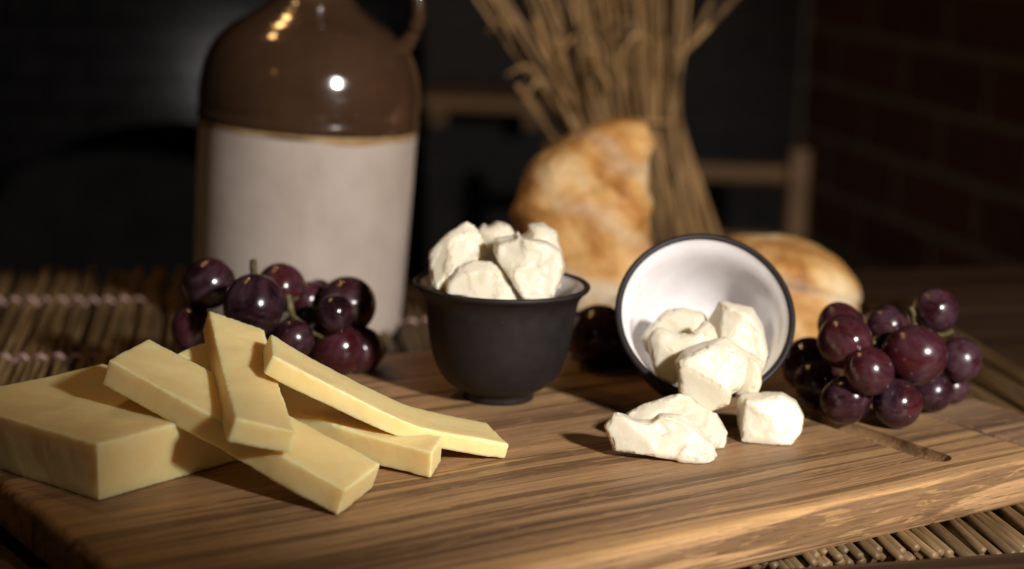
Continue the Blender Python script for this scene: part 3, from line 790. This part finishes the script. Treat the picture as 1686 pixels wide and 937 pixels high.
cl = bunch('grape_bunch', 'bunch of dark red grapes with upright stem piled in front of the jug', LB,
      [([(417, 428, 77.6), (417, 445, 77.6), (419, 466, 77.8), (440, 490, 78.2), (470, 505, 77.6)], 0.17, 0.13),
       ([(474, 487, 77.4), (478, 505, 77.2), (481, 522, 77.3), (470, 540, 77.5)], 0.16, 0.11),
       ([(479, 518, 77.2), (497, 533, 77.0), (512, 546, 77.0), (530, 555, 77.6)], 0.11, 0.08),
       ([(481, 522, 77.3), (476, 500, 77.5), (490, 490, 78.5)], 0.09, 0.07)], bL)
RB = [(1391, 563, 44, 74.6), (1385, 540, 37, 77.0), (1460, 537, 34, 77.3), (1541, 511, 36, 77.5), (1505, 585, 49, 74.8), (1431, 612, 39, 73.2), (1392, 661, 39, None), (1477, 667, 40, None),
      (1581, 592, 35, 77.2), (1534, 647, 33, None), (1568, 640, 26, None), (1332, 600, 44, 78.5), (1345, 640, 36, 77.0), (1450, 600, 40, 77.0)]
bR = at(1450, 680, 0); bR.z = 0.0
bunch('grape_bunch', 'bunch of dark grapes beside the groove at the right end of the board', RB,
      [([(1440, 566, 75.6), (1437, 560, 76.2), (1475, 550, 77.0), (1510, 545, 77.2)], 0.12, 0.10),
       ([(1505, 520, 77.0), (1500, 508, 77.0), (1508, 535, 77.3), (1540, 552, 76.6), (1570, 546, 76.4)], 0.10, 0.12)], bR)
MB_ = [(985, 577, 50, 82.5), (1012, 600, 40, 84.0), (955, 598, 36, 84.5), (1040, 590, 42, 82.5)]
bM = at(985, 625, 0); bM.z = 0.0
bunch('grape_bunch', 'shaded dark grapes on the board between the two black cups', MB_, [([(990, 540, 84), (1000, 530, 84.5), (1012, 524, 85)], 0.12, 0.1)], bM)

# ------------------------------------------------------------------ bread
def loaf(name, label, cat, rows, Y, depth, seed, flour=None, base_px=None, ridge=None):
    """rows: (y px, left px, right px) from the top; round in depth"""
    rows2 = smooth_curve([Vector(r_) for r_ in rows], 6)
    vs, fs = [], []; n = 48
    for y, l, r_ in rows2:
        a_, b_ = dp(l, y, Y), dp(r_, y, Y); c_ = (a_+b_)/2; hw = (b_-a_).length/2; ex_ = (b_-a_).normalized() if hw > 0 else Vector((1, 0, 0))
        for i in range(n):
            an = 2*math.pi*i/n; ca, sa = math.cos(an), math.sin(an)
            sx = math.copysign(abs(ca)**0.65, ca); sy = math.copysign(abs(sa)**0.9, sa)
            vs.append(c_+ex_*(hw*sx)+Vector((0, depth*min(1, hw/3.2)*sy, 0)))
    m_ = len(rows2)
    for k in range(m_-1):
        for i in range(n):
            j = (i+1) % n; fs.append((k*n+i, k*n+j, (k+1)*n+j, (k+1)*n+i))
    fs.append(tuple(range(n))[::-1]); fs.append(tuple((m_-1)*n+i for i in range(n)))
    orig = sum((Vector(v) for v in vs), Vector())/len(vs); orig.z = min(v[2] for v in vs)
    o = mesh_obj(name, vs, fs, M['crust'], origin=orig)
    remesh(o, 0.11, 4, 0.5)
    ofs = Vector((seed*3.3, seed*5.1, seed))
    attr = None
    vals = []
    def dsp(p, n_):
        q = p+ofs
        a = 0.10*fbm(q, 0.3, 2)+0.06*fbm(q, 1.1, 4)+0.02*fbm(q, 4.0, 2)
        if ridge:
            for (rp, rdir, wdt, amp_) in ridge:
                d_ = (p-rp).dot(rdir); d_ += 0.5*noise.noise(q*0.5)
                a += amp_*math.exp(-(d_/wdt)**2)
        return a
    displace(o, dsp)
    at2 = o.data.attributes.new('flour', 'FLOAT', 'POINT')
    vals = []
    for v in o.data.vertices:
        p = v.co/S
        if flour: vals.append(max(0, min(1, flour(p, p+ofs))))
        else: vals.append(0.0)
    at2.data.foreach_set('value', vals)
    return tag(o, label, cat, 'pieces of crusty bread behind the cups')
rowsA = [(198, 1010, 1052), (203, 985, 1062), (218, 945, 1066), (240, 912, 1067), (262, 880, 1067), (290, 862, 1066), (330, 850, 1066), (370, 849, 1068), (410, 855, 1072), (450, 875, 1072), (490, 900, 1066), (520, 925, 1055), (536, 940, 1045)]
loaf('bread_loaf', 'upright torn end of crusty baguette behind the cups', 'bread', rowsA, 100.0, 3.4, 2,
     flour=lambda p, q: 0.0 + max(0, min(1, (4.1-p.z+0.9*noise.noise(q*0.6))*0.9))*0.95 + 0.5*max(0, min(1, 1.2*(0.8-abs(((p.x*0.55+p.z*0.85)+0.7*noise.noise(q*0.5)) % 3.6-1.8)))),
     ridge=[(Vector((0, 0, z)), Vector((-0.5, 0, 0.86)), 0.55, 0.28) for z in (2.2, 5.6, 9.0)])
rowsB = [(393, 1240, 1275), (397, 1215, 1310), (408, 1190, 1348), (425, 1170, 1378), (448, 1155, 1400), (475, 1150, 1413), (500, 1155, 1412), (522, 1170, 1395), (547, 1195, 1350)]
loaf('bread_roll', 'low oval crusty bread roll behind the tipped cup', 'bread', rowsB, 99.0, 4.6, 6,
     flour=lambda p, q: 0.75*max(0, min(1, 3*(0.45-abs((p.z-3.6+0.22*p.x)+0.35*noise.noise(q*0.7))))),
     ridge=[(Vector((0, 0, 3.3)), Vector((0.22, 0, 0.97)), 0.28, -0.22)])

# ------------------------------------------------------------------ dried wheat sheaf
def sheaf():
    Yw = 128
    p0 = dp(1100, 440, Yw); p0.z = TZ+.02
    o = thing('dried_stalks', 'tall sheaf of dried straw stalks standing behind the bread', 'dried stalks', p0)
    rg = random.Random(21)
    waist = (1035, 195)
    def stalk(x0, y0, x1, y1, x2, y2, r, dy0, dy2, ear=None, ny=None):
        a_ = dp(x0, y0, Yw+dy0); b_ = dp(x1, y1, Yw+(dy0+dy2)/2*0.5); c_ = dp(x2, y2, Yw+dy2)
        if a_.z < TZ+.05: a_.z = TZ+.05
        pts = smooth_curve([a_, lerp(a_, b_, .5)+Vector((rg.uniform(-.12, .12), 0, 0)), b_, lerp(b_, c_, .5)+Vector((rg.uniform(-.15, .15), 0, 0)), c_], 5)
        q = mesh_obj('stalk', *tube(pts, [r*(1+0.25*math.exp(-((k-9)/0.8)**2)) for k in range(len(pts))], 8), M['straw'], o)
        if ear:
            t_ = (pts[-1]-pts[-4]).normalized(); parts = []
            side = t_.cross(Vector((0, 1, 0))).normalized()
            for k in range(14):
                for s_ in (-1, 1):
                    b0_ = pts[-1]+t_*(k*0.24); b1_ = b0_+t_*0.62+side*(s_*0.20)+Vector((0, rg.uniform(-.2, .2), 0))
                    parts.append(tube([b0_, lerp(b0_, b1_, .4), b1_], [0.05, 0.12, 0.01], 6))
            mesh_obj('seed_head', *join(parts), M['straw'], q)
    for i in range(70):                       # the straight upright bundle
        u_ = i/69
        x1 = 985+u_*130+rg.uniform(-16, 16)
        x2 = x1+(u_-.72)*70+rg.uniform(-24, 24)
        x0 = 1062+u_*75+rg.uniform(-10, 10)
        stalk(x0, 460, x1, 190+rg.uniform(-15, 15), x2, -60-rg.uniform(0, 60), rg.uniform(.075, .145), rg.uniform(-2, 3), rg.uniform(-3, 4))
    for i in range(22):                       # leaning left
        u_ = i/21
        x1 = 925+u_*70+rg.uniform(-8, 8); x2 = 770+u_*170+rg.uniform(-34, 34)
        stalk(1045+u_*30+rg.uniform(-12, 12), 460, x1, 205+rg.uniform(-10, 10), x2, -20-rg.uniform(0, 30), rg.uniform(.085, .15), rg.uniform(-2, 2), rg.uniform(-4, 3), ear=None)
    for (x1, y1, x2, y2) in ((930, 190, 870, 135), (955, 150, 915, 70), (975, 120, 948, 20), (930, 120, 885, 40), (990, 110, 965, 60)):   # heads tucked into the sheaf
        stalk(1050, 460, x1, y1+60, x2+20, y2+60, .2, -2, -3.5, ear=True)
    for (x0, x1, x2, y2) in ((1168, 1105, 1070, 40), (1185, 1112, 1080, 90), (1150, 1098, 1090, 60)):       # flaring right at the foot
        stalk(x0, 420, x1, 190, x2, y2, .26, 1, 0)
    stalk(1080, 450, 1085, 130, 1150, 60, .15, 0, 0)
    stalk(1085, 455, 1090, 150, 1135, 72, .2, 0, 1, ear=True)
    stalk(1090, 455, 1100, 110, 1170, 40, .2, 0, 1, ear=True)
    for k in range(9):                        # dry leaf wisps hanging off the stalks
        x_, y_ = rg.uniform(860, 1110), rg.uniform(20, 190); Yl = Yw+rg.uniform(-4.5, -2)
        a_ = dp(x_, y_, Yl); ln = rg.uniform(2.5, 6); dx_ = rg.choice((-1, 1))*rg.uniform(.3, .9)
        pts = smooth_curve([a_, a_+Vector((dx_*ln*.4, rg.uniform(-.5, .3), ln*.35)), a_+Vector((dx_*ln*.9, rg.uniform(-1, .5), ln*rg.uniform(-.1, .5)))], 5)
        vs, fs = tube(pts, [0.13*math.sin(math.pi*min(.98, (q+1.5)/(len(pts)+1))) for q in range(len(pts))], 8)
        ctr = [sum((vs[q*8+r2] for r2 in range(8)), Vector())/8 for q in range(len(pts))]
        vs = [ctr[i//8]+Vector(((v-ctr[i//8]).x, (v-ctr[i//8]).y*0.3, (v-ctr[i//8]).z)) for i, v in enumerate(vs)]
        mesh_obj('dry_leaf', vs, fs, M['straw'], o)
    # tie round the waist
    pts = [dp(1035+78*math.cos(a_), 196, Yw)+Vector((0, 2.2*math.sin(a_), 0.1*math.sin(3*a_))) for a_ in [2*math.pi*k/40 for k in range(41)]]
    mesh_obj('tie', *tube(pts, 0.14, 6), M['straw'], o)
sheaf()
